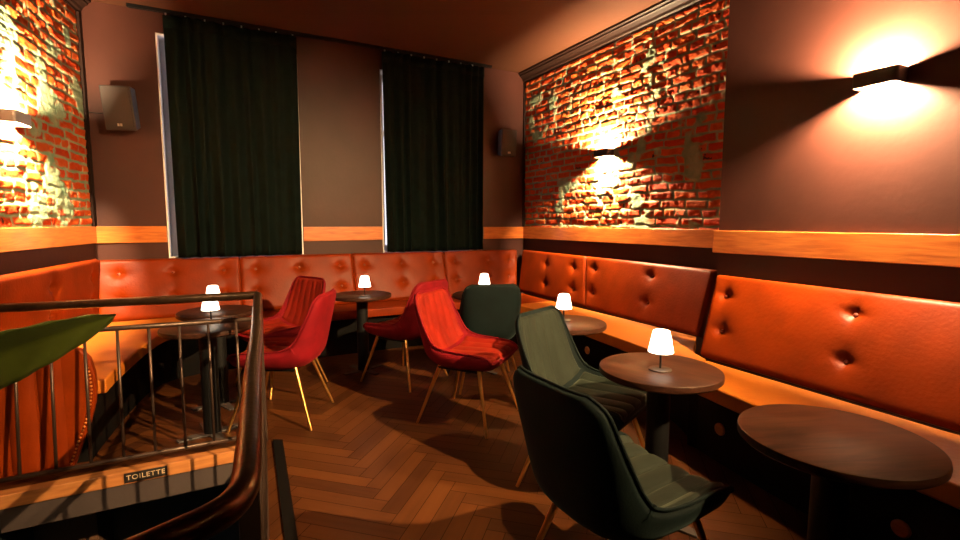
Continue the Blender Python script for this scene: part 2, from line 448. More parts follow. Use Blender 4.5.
# ---- stairwell
sw = MB(); dz = -2.4
poly = [(HX0, HY0), (rx(HY0), HY0), (rx(HY1), HY1), (HX0, HY1)]
sw.add([(HX0, HY0, dz), (HX0, HY1, dz), (HX0, HY1, -.1), (HX0, HY0, -.1)], [(0,1,2,3)])
sw.add([(rx(HY0), HY0, dz), (rx(HY1), HY1, dz), (rx(HY1), HY1, -.1), (rx(HY0), HY0, -.1)], [(0,1,2,3)])
sw.add([(HX0, HY0, dz), (rx(HY0), HY0, dz), (rx(HY0), HY0, -.1), (HX0, HY0, -.1)], [(0,1,2,3)])
sw.add([(HX0, HY1+.9, dz), (rx(HY1), HY1+.9, dz), (rx(HY1), HY1+.9, -.1), (HX0, HY1+.9, -.1)], [(0,1,2,3)])
sw.add([(HX0, HY1, dz), (HX0, HY1+.9, dz), (HX0, HY1+.9, -.1), (HX0, HY1, -.1)], [(0,1,2,3)])
sw.add([(rx(HY1), HY1, dz), (rx(HY1), HY1+.9, dz), (rx(HY1), HY1+.9, -.1), (rx(HY1), HY1, -.1)], [(0,1,2,3)])
sw.add([(HX0, HY0, dz), (rx(HY0), HY0, dz), (rx(HY1), HY1+.9, dz), (HX0, HY1+.9, dz)], [(0,1,2,3)])
structure(sw.build('wall_stairwell', M['well']))
structure(MB().box((HX0+.002, HY1+.5, dz), (HX0+.30, HY1+.88, -.104)).build('wall_stairwell_pier', M['well_brown']))
# lintel edge: wooden nosing and grey fascia
structure(MB().box((HX0+.02, HY1-.012, -.066), (rx(HY1), HY1+.06, .004)).build('trim_11', M['nosing'], bevel=.004))
structure(MB().box((HX0+.03, HY1-.002, -.19), (rx(HY1), HY1+.04, -.066)).build('trim_12', M['fascia']))
# dark floor strip along the rail and edge trim of the opening
structure(MB().prism([(.130, .92), (.172, .90), (.275, 3.12), (.222, 3.15)], 0, .012).build('trim_13', M['base']))
structure(MB().prism([(rx(HY0)-.012, HY0), (rx(HY0)+.045, HY0), (rx(HY1)+.045, HY1), (rx(HY1)-.012, HY1)], -.1, .006).build('trim_14', M['base']))

# sign
sg = tag(empty('stair_sign', (-.425, HY1-.0125, -.031)), 'small black sign with cream TOILETTE lettering on the stair edge', 'sign')
MB().box((-.098, -.004, -.027), (.098, .0, .027)).build('sign_plate', M['sign'], sg, bevel=.001)
cu = bpy.data.curves.new('lettering', 'FONT'); cu.body = 'TOILETTE'; cu.size = .037; cu.align_x = 'CENTER'; cu.align_y = 'CENTER'; cu.extrude = .001; cu.space_character = 1.12
to = bpy.data.objects.new('tmp_text', cu); COL.objects.link(to)
dg = bpy.context.evaluated_depsgraph_get(); tm = bpy.data.meshes.new_from_object(to.evaluated_get(dg))
bpy.data.objects.remove(to); tm.name = 'lettering'; tm.materials.clear(); tm.materials.append(M['letter'])
lt = bpy.data.objects.new('lettering', tm); COL.objects.link(lt); lt.parent = sg; lt.rotation_euler = (PI/2, 0, 0); lt.location = (0, -.0045, 0)
lt['label'] = 'cream letters TOILETTE'

# ------------------------------------------------------------------ banquette backrests
def V3(p): return Vector(p)
def backrest(label, BL, BR, TL, TR, buttons, nrm, thick=.06):
    """tufted upholstered panel; BL.. are the corners of its front face"""
    BL, BR, TL, TR = map(V3, (BL, BR, TL, TR))
    n = (BR-BL).cross(TL-BL).normalized()
    if n.dot(V3(nrm)) < 0: n = -n
    org = (BL+BR)/2
    root = empty('backrest_panel', (org.x, org.y, org.z)); tag(root, label, 'backrest', 'tufted leather backrest panels of the banquette')
    Lx = (BR-BL).length; Lz = (TL-BL).length
    nu, nv = max(24, int(Lx/.016)), int(Lz/.014)
    def pt(s, t): return (BL*(1-s)+BR*s)*(1-t)+(TL*(1-s)+TR*s)*t
    front = []
    for i in range(nu+1):
        row = []
        for j in range(nv+1):
            s, t = i/nu, j/nv
            p = pt(s, t)
            e = min(s*Lx, (1-s)*Lx); e2 = min(t*Lz, (1-t)*Lz)
            off = 0
            for ee, er, ed in ((e, .022, .020), (e2, .036, .028)):
                if ee < er: q = 1-ee/er; off -= ed*(1-math.sqrt(max(0, 1-q*q)))
            off += .008*math.sin(PI*s)*math.sin(PI*t)
            for bs, bt in buttons:
                du, dv = (s-bs)*Lx, (t-bt)*Lz; r = math.hypot(du, dv)
                off -= .030*math.exp(-(r/.034)**2) + .010*math.exp(-(r/.085)**2)
                # pull creases under each button
                if r < .16:
                    a = math.atan2(dv, du)
                    off -= .0045*math.exp(-((r-.05)/.05)**2)*(math.cos(4*a+.6)*.5+.5)
            row.append(p+n*off-org)
        front.append(row)
    m = MB(); m.grid(front)
    # border back to the thickness
    rim = [front[i][0] for i in range(nu+1)] + [front[nu][j] for j in range(1, nv+1)] + [front[i][nv] for i in range(nu-1, -1, -1)] + [front[0][j] for j in range(nv-1, 0, -1)]
    N = len(rim); vs = rim + [p-n*(thick-.03) for p in rim]
    m.add(vs, [(q, (q+1) % N, N+(q+1) % N, N+q) for q in range(N)] + [tuple(range(N, 2*N))])
    o = m.build('upholstery', M['leather'], root, smooth=True, angle=1.0)
    bm = MB()
    first = None
    z = n; x = (BR-BL).normalized(); y = z.cross(x)
    for bs, bt in buttons:
        c = pt(bs, bt)+n*(-.0345)-org
        if first is None:
            b = MB()
            pr = [(.0145, -.004), (.0145, .001), (.012, .006), (.007, .009), (.0015, .0098)]
            b.lathe(pr, 14)
            first = b.build('button', M['leather_dark'], root, smooth=True); ob = first
        else:
            ob = first.copy(); COL.objects.link(ob); ob.parent = root
        mt = Matrix((x, y, z)).transposed().to_4x4(); mt.translation = c
        ob.matrix_local = mt
    return root

XS = [-.985, .15, 1.27, 2.37, 3.33]
BX = [(-.82, -.41, .01), (.29, .71, 1.13), (1.40, 1.83, 2.23), (2.50, 2.94, 3.22)]
zt = [1.004, 1.002, 1.0, .994, .990]
LB = ['tufted backrest panel in the back left corner, behind the two leftmost lamps',
      'tufted backrest panel on the back wall below the left curtain, behind the leftmost red chairs',
      'tufted backrest panel on the back wall directly behind the lamp below the right curtain',
      'tufted backrest panel ending the back wall at the far right corner']
for i in range(4):
    a, b = XS[i]+.0015, XS[i+1]-.0015
    bt = [((x-a)/(b-a), r) for x in BX[i] for r in (.76, .36)]
    backrest(LB[i], (a, 5.27, .469), (b, 5.27, .469), (a-(.03 if i == 0 else 0), 5.435, zt[i]+.008), (b+(.10 if i == 3 else 0), 5.435, zt[i+1]+.006), bt, (0, -1, 0))
backrest('short deep red backrest panel at the corner end of the brick wall', (3.33, 5.262, .467), (3.295, 3.925, .467), (3.49, 5.42, .992), (3.44, 4.1, .985),
         [(.44, .72), (.84, .74), (.44, .30), (.84, .31)], (-1, 0, 0))
backrest('long red backrest panel under the brick wall behind the second lamp table', (3.292, 3.915, .467), (3.2, 2.48, .467), (3.437, 4.093, .985), (3.40, 2.51, .976),
         [(.09, .765), (.07, .31), (.60, .78), (.59, .33)], (-1, 0, 0))
backrest('large red backrest panel in the foreground below the plain pier wall', (2.775, 2.14, .464), (2.655, -.70, .462), (3.03, 2.227, .99), (2.945, -.70, .97),
         [(.035, .75), (.042, .337), (.30, .763), (.30, .317), (.60, .76), (.60, .32), (.9, .76), (.9, .32)], (-1, 0, 0))
p0, p1 = (-.985, 5.30), (-1.30, 3.36)
backrest('dark red backrest panel running along the left brick wall', (p0[0], p0[1], .469), (p1[0]+.02, p1[1], .469), (-.965, 5.42, 1.02), (-1.25, 3.36, 1.02),
         [(.06, .72), (.42, .72), (.06, .36), (.42, .36), (.8, .72), (.8, .36)], (1, 0, 0), thick=.034)

# ------------------------------------------------------------------ banquette seats
def smooth_poly(pts, it=2):
    for _ in range(it):
        out = [pts[0]]
        for a, b in zip(pts[:-1], pts[1:]):
            out += [(a[0]*.75+b[0]*.25, a[1]*.75+b[1]*.25), (a[0]*.25+b[0]*.75, a[1]*.25+b[1]*.75)]
        out.append(pts[-1]); pts = out
    return pts
def inset(line, d):   # shift an open polyline sideways (to its left)
    out = []
    for i, p in enumerate(line):
        a, b = line[max(0, i-1)], line[min(len(line)-1, i+1)]
        dx, dy = b[0]-a[0], b[1]-a[1]; l = math.hypot(dx, dy)
        out.append((p[0]-dy/l*d, p[1]+dx/l*d))
    return out
def bench(label, front, back, zs, side, recess=.09, thick=.085, mat='seat_leather', cut=None):
    c = front[len(front)//2]
    root = empty('banquette_bench', (c[0], c[1], 0)); tag(root, label, 'bench', 'leather banquette benches along the walls')
    L = lambda ps: [(x-c[0], y-c[1]) for x, y in ps]
    m = MB(); m.prism(L(front+back), zs-thick, zs); m.build('seat_cushion', M[mat], root, bevel=.02)
    bl_ = inset(front, side*recess)
    def toward(p, q): l = math.hypot(q[0]-p[0], q[1]-p[1]); return (p[0]+(q[0]-p[0])/l*recess, p[1]+(q[1]-p[1])/l*recess)
    bl_[0] = toward(front[0], back[-1]); bl_[-1] = toward(front[-1], back[0])
    bp = bl_+back
    if cut: bp = clip(bp, *cut)
    m = MB(); m.prism(L(bp), 0, zs-thick-.001); m.build('base', M['base'], root)
    return root, c
# left bench: front line from near end to the corner
fl = smooth_poly([(-.615, 3.36), (-.60, 3.6), (-.545, 4.1), (-.48, 4.52), (-.40, 4.72), (-.2, 4.83), (.0, 4.85)])
bl, cl = bench('orange corner bench on the left with a studded leather end panel', fl, [(.0, 5.30), (-1.02, 5.30), (-1.29, 3.36)], .461, 1)
# studded end panel, rounded like an armrest
prof = [(-1.30, 0), (-1.30, .60), (-1.24, .66), (-1.0, .675), (-.78, .672), (-.705, .655), (-.668, .60), (-.652, .52), (-.648, .43), (-.66, .34), (-.685, .245), (-.73, .12), (-.772, 0)]
m = MB(); n_ = len(prof); y0_, y1_ = 3.30, 3.355
vs = [(x-cl[0], y0_-cl[1], z) for x, z in prof] + [(x-cl[0], y1_-cl[1], z) for x, z in prof]
m.add(vs, [tuple(range(n_)), tuple(range(n_, 2*n_))] + [(q, (q+1) % n_, n_+(q+1) % n_, n_+q) for q in range(n_)])
ep = m.build('end_panel', M['leather'], bl, bevel=.012)
cush = MB()
for a, b in ((-1.02, -.905), (-.893, -.79)):      # two stitched vertical pleats on the end panel
    P = []
    for i in range(9):
        s = i/8; P.append([(a+(b-a)*s-cl[0], y0_-cl[1]-.004-.018*math.sin(PI*s)**.6, .03+.60*t) for t in (0, .5, 1)])
    cush.grid(P)
cush.build('pleat', M['leather'], bl, smooth=True)
studs = MB()
edge = [prof[i] for i in range(6, 13)]
def along(pl_, n):
    d = [0]
    for a, b in zip(pl_[:-1], pl_[1:]): d.append(d[-1]+math.hypot(b[0]-a[0], b[1]-a[1]))
    out = []
    for q in range(n):
        t = d[-1]*(q+.5)/n
        for i in range(len(d)-1):
            if d[i] <= t <= d[i+1]:
                f_ = (t-d[i])/(d[i+1]-d[i]); out.append((pl_[i][0]+(pl_[i+1][0]-pl_[i][0])*f_, pl_[i][1]+(pl_[i+1][1]-pl_[i][1])*f_)); break
    return out
first = None
for x, z in along(edge, 30):
    if first is None:
        s_ = MB(); s_.lathe([(.0062, 0), (.0055, .003), (.003, .005), (.0006, .0056)], 10); first = s_.build('stud', M['brass'], bl, smooth=True); ob = first
    else:
        ob = first.copy(); COL.objects.link(ob); ob.parent = bl
    ob.rotation_euler = (PI/2, 0, 0); ob.location = (x-.022-cl[0], y0_-cl[1]-.0005, z)
# back bench
fb = smooth_poly([(.004, 4.85), (.8, 4.86), (1.8, 4.86), (2.36, 4.84), (2.55, 4.76), (2.66, 4.62), (2.74, 4.45)])
bench('red leather bench along the back wall under the curtains', fb, [(3.26, 4.45), (3.30, 5.30), (.004, 5.30)], .461, 1, mat='leather')
# right bench, two lengths either side of the jog
fr = smooth_poly([(2.742, 4.446), (2.80, 4.1), (2.74, 3.5), (2.675, 2.95), (2.605, 2.40), (2.54, 2.18), (2.36, 1.90)])
b3, c3 = bench('long orange bench under the brick wall behind the second lamp table', fr, [(2.74, 2.05), (2.80, 2.18), (2.90, 2.27), (3.22, 2.50), (3.26, 4.446)], .46, 1, cut=(.15, -.38, -.3695))
fn = smooth_poly([(2.357, 1.896), (2.315, 1.70), (2.255, 1.35), (2.165, .65), (2.10, .1), (2.03, -.7)])
b4, c4 = bench('orange bench in the right foreground behind the empty round table', fn, [(2.655, -.7), (2.735, 2.045)], .455, 1)
def plug(par, c, x, y, z, nx, ny):
    m = MB(); m.lathe([(.034, 0), (.034, .006), (.028, .011), (.010, .012)], 24)
    o = m.build('plug', M['nosing'], par, smooth=True, angle=.6); o['label'] = 'round wooden plug on the dark base'
    z_ = Vector((nx, ny, 0)).normalized(); x_ = Vector((0, 0, 1)).cross(z_); y_ = z_.cross(x_)
    mt = Matrix((x_, y_, z_)).transposed().to_4x4(); mt.translation = Vector((x-c[0], y-c[1], z)); o.matrix_local = mt

def base_x(front, y, d=.09):
    ln = inset(front, d)
    for a, b in zip(ln[:-1], ln[1:]):
        if min(a[1], b[1]) <= y <= max(a[1], b[1]):
            t = (y-a[1])/(b[1]-a[1]); return a[0]+(b[0]-a[0])*t
    return ln[-1][0]
plug(b4, c4, base_x(fn, 1.69)-.0005, 1.69, .195, -1, .1); plug(b4, c4, base_x(fn, .815)-.0005, .815, .16, -1, .1)
plug(b3, c3, base_x(fr, 3.28)-.0005, 3.28, .22, -1, .1)

# ------------------------------------------------------------------ tables
def make_table():
    root = empty('bistro_table', (0, 0, 0))
    prof = [(.0, .664), (.235, .664), (.252, .667), (.2595, .674), (.2605, .686), (.2585, .6965), (.254, .6995), (.0, .70)]
    m = MB(); m.lathe(prof, 72, cap=False); m.build('tabletop', M['table'], root, smooth=True, angle=.7)
    m = MB(); m.lathe([(.05, .008), (.05, .655)], 28); m.build('column', M['black'], root, smooth=True, angle=.7)
    m = MB(); m.lathe([(.11, .655), (.11, .6635)], 28); m.build('top_flange', M['black'], root, smooth=True, angle=.7)
    m = MB(); q = [(.20, -.022), (.20, .022), (.05, .036), (.036, .05), (.022, .20), (-.022, .20), (-.036, .05), (-.05, .036), (-.20, .022), (-.20, -.022), (-.05, -.036), (-.036, -.05), (-.022, -.20), (.022, -.20), (.036, -.05), (.05, -.036)]
    m.prism(q, 0, .012); m.build('cross_base', M['plate'], root, bevel=.003)
    return root
TB = [((1.613, .757), 1.2, 'empty dark round table in the right foreground without a lamp'),
      ((1.69, 1.495), .30, 'dark round table with a lit lamp beside the two foreground green chairs'),
      ((1.943, 2.495), .4, 'dark round table with a lamp half hidden behind a green chair back'),
      ((2.05, 3.86), .2, 'dark round table mostly hidden behind the far green chair'),
      ((1.088, 4.33), .35, 'black round table with a lamp in the middle of the back wall'),
      ((-.107, 3.457), .31, 'dark round table with a lamp nearest to the stair railing'),
      ((-.055, 4.01), .35, 'dark round table in the left corner, behind the table nearest the stair railing')]
t0 = make_table()
for i, ((x, y), r, lab) in enumerate(TB):
    t = t0 if i == 0 else copy_tree(t0)
    t.location = (x, y, 0); t.rotation_euler = (0, 0, r); tag(t, lab, 'table', 'dark round bistro tables')

# ------------------------------------------------------------------ table lamps
def make_lamp():
    root = empty('table_lamp', (0, 0, 0))
    m = MB(); m.lathe([(.049, 0), (.049, .004), (.046, .006), (.006, .007)], 40); m.build('base', M['sconce'], root, smooth=True, angle=.6)
    m = MB(); m.lathe([(.0045, .006), (.0045, .10)], 14); m.build('stem', M['black'], root, smooth=True, angle=.8)
    m = MB(); m.lathe([(.0525, .080), (.053, .083), (.0365, .167), (.033, .1735), (.026, .176), (.002, .1765)], 40)
    o = m.build('lamp_shade', M['shade'], root, smooth=True, angle=1.0); o['label'] = 'glowing white lamp shade'
    return root
LPS = [((1.668, 1.472), 'glowing white lamp on the large table beside the foreground green chairs'),
       ((1.960, 2.535), 'glowing white lamp on the table behind the green chair, second from the right'),
       ((2.105, 3.90), 'glowing white lamp peeking over the far green chair back'),
       ((1.088, 4.22), 'small glowing lamp on the black table against the middle back wall'),
       ((-.085, 3.56), 'glowing lamp just below the handrail, on the table nearest the stair railing'),
       ((-.076, 4.09), 'glowing lamp showing above the handrail at the left, on the farther table')]
l0 = make_lamp()
for i, ((x, y), lab) in enumerate(LPS):
    t = l0 if i == 0 else copy_tree(l0)
    t.location = (x, y, .7002); tag(t, lab, 'lamp', 'small cordless table lamps')

# ------------------------------------------------------------------ chairs
def cr(pts, t):          # Catmull-Rom through equally spaced pts
    n = len(pts)-1; x = t*n; i = min(int(x), n-1); f = x-i
    g = lambda q: np.array(pts[max(0, min(n, q))], float)
    p0, p1, p2, p3 = g(i-1), g(i), g(i+1), g(i+2)
    return .5*((2*p1)+(-p0+p2)*f+(2*p0-5*p1+4*p2-p3)*f*f+(-p0+3*p1-3*p2+p3)*f**3)
# centre line of the inner surface (x forward, z up), half width, wing lift, thickness, wing forward pull
KEY = [ # x,    z,    hw,   lift, thick
    (.255, .436, .215, .030, .060),
    (.215, .456, .236, .044, .078),
    (.100, .455, .246, .056, .085),
    (-.02, .448, .250, .068, .085),
    (-.12, .446, .250, .088, .080),
    (-.200, .468, .248, .105, .062),
    (-.240, .540, .244, .086, .046),
    (-.266, .640, .240, .058, .038),
    (-.290, .740, .232, .036, .034),
    (-.312, .828, .212, .024, .030),
    (-.322, .866, .160, .012, .024)]
def shell_point(u, v, off=0., shrink=1.):
    k_ = cr(KEY, u); k1 = cr(KEY, min(1, u+.01)); k0 = cr(KEY, max(0, u-.01))
    tx, tz = k1[0]-k0[0], k1[1]-k0[1]; l = math.hypot(tx, tz); tx, tz = tx/l, tz/l
    nx, nz = tz, -tx         # into the sitting space
    if u < .3 and nz < 0: nx, nz = -nx, -nz
    hw, lift = k_[2]*shrink, k_[3]
    a = abs(v)
    lf = lift*a**2.6+off
    y = hw*math.sin(v*1.36)/math.sin(1.36)
    return Vector((k_[0]+nx*lf, y, k_[1]+nz*lf)), k_[4]
def make_chair(kind):
    red = kind == 'red'
    ms, mi = (M['red_shell'], M['red']) if red else (M['green_shell'], M['green'])
    root = empty('velvet_chair', (0, 0, 0))
    NU, NV = 44, 28
    inner = [[shell_point(i/NU, -1+2*j/NV)[0] for j in range(NV+1)] for i in range(NU+1)]
    outer = []
    for i in range(NU+1):
        row = []
        for j in range(NV+1):
            v = -1+2*j/NV
            p, th = shell_point(i/NU, v)
            q, _ = shell_point(i/NU, v*.985, -th*(1-.45*abs(v)**4), .985)
            row.append(q)
        outer.append(row)
    m = MB(); m.grid(inner); m.grid(outer)
    no = (NU+1)*(NV+1); idx = lambda i, j: i*(NV+1)+j
    rim = [idx(i, 0) for i in range(NU+1)]+[idx(NU, j) for j in range(1, NV+1)]+[idx(i, NV) for i in range(NU-1, -1, -1)]+[idx(0, j) for j in range(NV-1, 0, -1)]
    N = len(rim); m.f += [(rim[q], rim[(q+1) % N], no+rim[(q+1) % N], no+rim[q]) for q in range(N)]
    m.build('shell', ms, root, smooth=True)
    rimp = [Vector(m.v[r]) for r in rim]
    m2 = MB(); m2.tube(rimp+[rimp[0]], .0055, 8, cap=False); m2.build('piping', ms, root, smooth=True)
    def pad(name, u0, u1, ch, thick, mv):
        nu, nv = 22, 72; P = []
        for i in range(nu+1):
            u = u0+(u1-u0)*i/nu; row = []
            for j in range(nv+1):
                v = (-1+2*j/nv)*mv
                e = min(i/nu, 1-i/nu)*2; ev = 1-abs(v)/mv
                dome = min(1, (e*5)**.5 if e < .2 else 1)*min(1, (ev*7)**.5 if ev < .143 else 1)
                groove = abs(math.sin(PI*(v/mv*ch/2+ (0 if ch % 2 == 0 else .5))))**.45
                off = -.006+thick*dome*(.62+.38*groove)
                row.append(shell_point(u, v, off)[0])
            P.append(row)
        MB().grid(P).build(name, mi, root, smooth=True)
    pad('seat', .045, .44, 6, .030, .86)
    pad('backrest', .47, .955, 7, .026, .84)
    # legs
    tops = [(.150, .155, .415), (.150, -.155, .415), (-.135, .150, .400), (-.135, -.150, .400)]
    tips = [(.262, .268, 0), (.262, -.268, 0), (-.262, .250, 0), (-.262, -.250, 0)]
    for a, b in zip(tops, tips):
        mm = MB(); mm.tube([Vector(a).lerp(Vector(b), q/6) for q in range(7)], .0145, 14, r2=.0085)
        lg = mm.build('leg', M['brass'], root, smooth=True, angle=.8)
    mm = MB(); mm.box((-.15, -.17, .368), (.165, .17, .384)); mm.build('seat_base', M['black'], root, bevel=.004)
    return root
R = math.radians
CH = [('green', (1.165, 1.17), 2, 'foreground green velvet chair seen from behind, nearest the camera'),
      ('green', (1.61, 1.87), -66, 'green velvet chair showing its ribbed front, behind the foreground green chair'),
      ('red', (1.465, 2.935), -54, 'bright red velvet chair in the middle facing the viewer'),
      ('green', (1.91, 3.52), 72, 'dark green chair with its back turned, behind the middle red chair'),
      ('red', (1.35, 3.93), 120, 'red velvet chair half hidden behind the middle red chair'),
      ('red', (.335, 3.54), 153, 'red velvet chair in profile nearest the stair railing'),
      ('red', (.39, 4.27), 206, 'red velvet chair at the back left, its ribbed backrest showing')]
proto = {}
for kind, (x, y), a, lab in CH:
    if kind not in proto: proto[kind] = make_chair(kind); c = proto[kind]
    else: c = copy_tree(proto[kind])
    c.location = (x, y, 0); c.rotation_euler = (0, 0, R(a))
    tag(c, lab, 'chair', '%s velvet chairs with brass legs' % kind)

# ------------------------------------------------------------------ sconces
def sconce(label, c, ang, L=.205, H=.076, D=.10, pale=False):
    """up-and-down wall light; local x along the wall, local y into the room"""
    root = empty('wall_sconce', c, ang); tag(root, label, 'wall light', 'up and down wall sconces')
    t = .006; m = MB()
    # rounded box shell, open at top and bottom
    def ring(o):
        hx = L/2-o; r = .022-o*.5; pts = [(-hx, 0)]
        for k_ in range(7):
            a = PI - PI/2*k_/6; pts.append((-hx+r+r*math.cos(a), D-o-r+r*math.sin(a)))
        for k_ in range(7):
            a = PI/2 - PI/2*k_/6; pts.append((hx-r+r*math.cos(a), D-o-r+r*math.sin(a)))
        pts.append((hx, 0)); return pts
    ro, ri = ring(0), ring(t); n = len(ro)
    vs = [(x, y, -H/2) for x, y in ro]+[(x, y, H/2) for x, y in ro]+[(x, y, -H/2) for x, y in ri]+[(x, y, H/2) for x, y in ri]
    fs = []
    for q in range(n-1):
        fs += [(q, q+1, n+q+1, n+q), (2*n+q, 3*n+q, 3*n+q+1, 2*n+q+1), (n+q, n+q+1, 3*n+q+1, 3*n+q), (q, 2*n+q, 2*n+q+1, q+1)]
    m.add(vs, fs); m.build('housing', M['sconce_pale'] if pale else M['sconce'], root, smooth=True, angle=.7)
    MB().box((-L/2+t, .0005, -H/2+.004), (L/2-t, .006, H/2-.004)).build('back_plate', M['sconce'], root)
    bm_ = MB(); bm_.tube([(-.032, .0862, .012), (.032, .0862, .012)], .0065, 12); bm_.build('bulb', M['bulb'], root, smooth=True, angle=.8)
    return root
sconce('dark wall sconce shining up and down on the plain pier wall', (XP, 1.355, 2.088), PI/2)
sconce('dark wall sconce glowing in the middle of the right brick wall', (XB-.02, 3.93, 2.05), PI/2)
la = math.atan2(LN.y, LN.x)-PI/2
x, y = lw(1.27, .02)
sconce('bright wall sconce on the left brick wall at the frame edge', (x, y, 2.01), la, pale=True)
# ceiling spots added out of view to light the middle of the room
# their places behind and beside the viewpoint are guessed
def ceiling_spot(label, x, y, mat, aim):
    r_ = tag(empty('unseen_ceiling_spot', (x, y, ZC)), label, 'spotlight')
    MB().lathe([(.06, -.012), (.06, 0)], 32).build('mount', M['sconce'], r_, smooth=True, angle=.7)
    MB().lathe([(.008, -.09), (.008, -.012)], 12).build('stem', M['sconce'], r_, smooth=True, angle=.7)
    d = (Vector(aim)-Vector((x, y, ZC-.13))).normalized(); q = Vector((0, 0, -1)).rotation_difference(d).to_matrix().to_4x4()
    q.translation = Vector((0, 0, -.13))
    h_ = MB().lathe([(.046, -.085), (.05, -.085), (.05, .055), (.001, .058)], 32, cap=False).build('housing', M['black'], r_, smooth=True, angle=.7); h_.matrix_local = q
    h_ = MB().lathe([(.022, .034), (.022, .038)], 32).build('lens', mat, r_); h_.matrix_local = q
ceiling_spot('small unseen ceiling spotlight behind the viewpoint by the pier wall', 2.45, -1.1, M['spot'], (.80, 3.7, .5))
ceiling_spot('small unseen ceiling spotlight added over the pier side bench', 2.8, .85, M['spot_side'], (.9, 2.45, 0))  # added with no known source, lights the floor from the pier side
ceiling_spot('small unseen ceiling spotlight at the left beside the stair opening', -1.5, .6, M['spot_dim'], (.5, 2.8, .2))

# ------------------------------------------------------------------ speakers
def speaker(label, c, w, h, d, rz, rx, wall_y, cable=None):
    root = empty('wall_speaker', c); tag(root, label, 'speaker', 'black wall speakers')
    rot = Matrix.Rotation(rz, 4, 'Z') @ Matrix.Rotation(rx, 4, 'X')
    tp = .03
    m = MB(); vs = [(-w/2, 0, -h/2), (w/2, 0, -h/2), (w/2-tp, d, -h/2+.02), (-w/2+tp, d, -h/2+.02), (-w/2, 0, h/2), (w/2, 0, h/2), (w/2-tp, d, h/2-.02), (-w/2+tp, d, h/2-.02)]
    m.add([rot @ Vector(v) for v in vs], [(0,3,2,1),(4,5,6,7),(0,1,5,4),(1,2,6,5),(2,3,7,6),(3,0,4,7)])
    m.build('cabinet', M['speaker'], root, bevel=.008)
    m = MB(); m.box((-w/2+.012, -.008, -h/2+.012), (w/2-.012, .002, h/2-.012), rot); m.build('grille', M['grille'], root, bevel=.004)
    m = MB(); m.box((-.020, -.0105, -h/2+.035), (-.004, -.008, -h/2+.058), rot); m.box((.002, -.0105, -h/2+.035), (.018, -.008, -h/2+.058), rot); m.build('badge', M['silver'], root)
    e = rot @ Vector((0, d-.01, 0)); wy = wall_y-c[1]
    m = MB(); m.tube([e, (e.x, (e.y+wy)/2, e.z), (e.x, wy-.008, e.z)], .014, 12); m.box((e.x-.035, wy-.010, e.z-.06), (e.x+.035, wy-.0005, e.z+.06)); m.build('bracket', M['black'], root)
    if cable:
        m = MB(); m.tube([Vector(p)-Vector(c) for p in cable], .004, 8); m.build('cable', M['black'], root, smooth=True)
speaker('tilted black speaker on the wall left of the left curtain', (-.745, 5.30, 2.325), .245, .37, .15, R(-18), R(11), YB,
        [(-.86, 5.46, 2.30), (-.93, YB-.006, 2.305), (-1.0, YB-.006, 2.31)])
speaker('small black speaker in the dark corner right of the right curtain', (3.235, 5.34, 2.33), .235, .33, .13, R(6), R(4), YB)

# ------------------------------------------------------------------ curtains
def curtain(label, x0, x1, z0, z1, y, seed, folds, flare=.0):
    rnd = random.Random(seed)
    n = int((x1-x0)/.010); nz = 40
    ph = [rnd.uniform(-.5, .5) for _ in range(folds*3)]
    ws = [rnd.uniform(.6, 1.5) for _ in range(folds)]; tot = sum(ws); cs = [0]
    for w in ws: cs.append(cs[-1]+w/tot)
    am = [rnd.uniform(.55, 1.15) for _ in range(folds)]
    dr = [rnd.uniform(-.02, .02) for _ in range(folds)]
    P = []
    for i in range(n+1):
        s = i/n
        k_ = max(q for q in range(folds) if cs[q] <= s+1e-9); f = (s-cs[k_])/(cs[k_+1]-cs[k_])
        row = []
        for j in range(nz+1):
            t = j/nz
            A = .062*am[k_]*(.6+.4*(1-t))
            yy = y - A*max(0, math.sin(PI*f))**1.3 + .012*math.sin(9*s+3*t) + dr[k_]*math.sin(PI*f)*(1-t)*2
            xx = x0+(x1-x0)*s + .012*math.sin(2*PI*f)*(1-t) + flare*(1-t)*(s-.5)
            row.append((xx, yy, z0+(z1-z0)*t))
        P.append(row)
    m = MB(); m.grid(P); o = m.build('curtain', M['curtain'], smooth=True)
    sd = o.modifiers.new('thick', 'SOLIDIFY'); sd.thickness = .006; sd.offset = 1
    tag(o, label, 'curtain', 'dark floor length velvet curtains')
    ht = MB()
    P2 = [[(p[j][0], p[j][1]-.004, p[j][2]) for j in (nz-2, nz-1, nz)] for p in P]
    ht.grid(P2); h = ht.build('heading_tape', M['curtain'], o, smooth=True); h.modifiers.new('thick', 'SOLIDIFY').thickness = .004
    return o
curtain('wide black-green curtain over the left window', -.385, .760, 1.007, 3.215, 5.40+.05, 5, 9, -.02)
curtain('narrow black-green curtain over the right window', 1.655, 2.930, 1.002, 3.215, 5.40+.05, 11, 11, -.04)
tr = tag(empty('curtain_track', (1.2, 5.43, ZC)), 'slim ceiling track above both dark curtains', 'curtain track')
m = MB(); m.box((-1.85, -.016, -.030), (1.83, -.010, -.0005)); m.box((-1.85, .010, -.030), (1.83, .016, -.0005)); m.box((-1.85, -.016, -.004), (1.83, .016, -.0005)); m.build('channel', M['black'], tr)
for a in [-.36, 1.68]:
    for q in range(8):
        mm = MB(); mm.box((a+q*.155-1.2-.006, -.008, -.045), (a+q*.155-1.2+.006, .008, -.012)); mm.build('glider', M['silver'], tr)

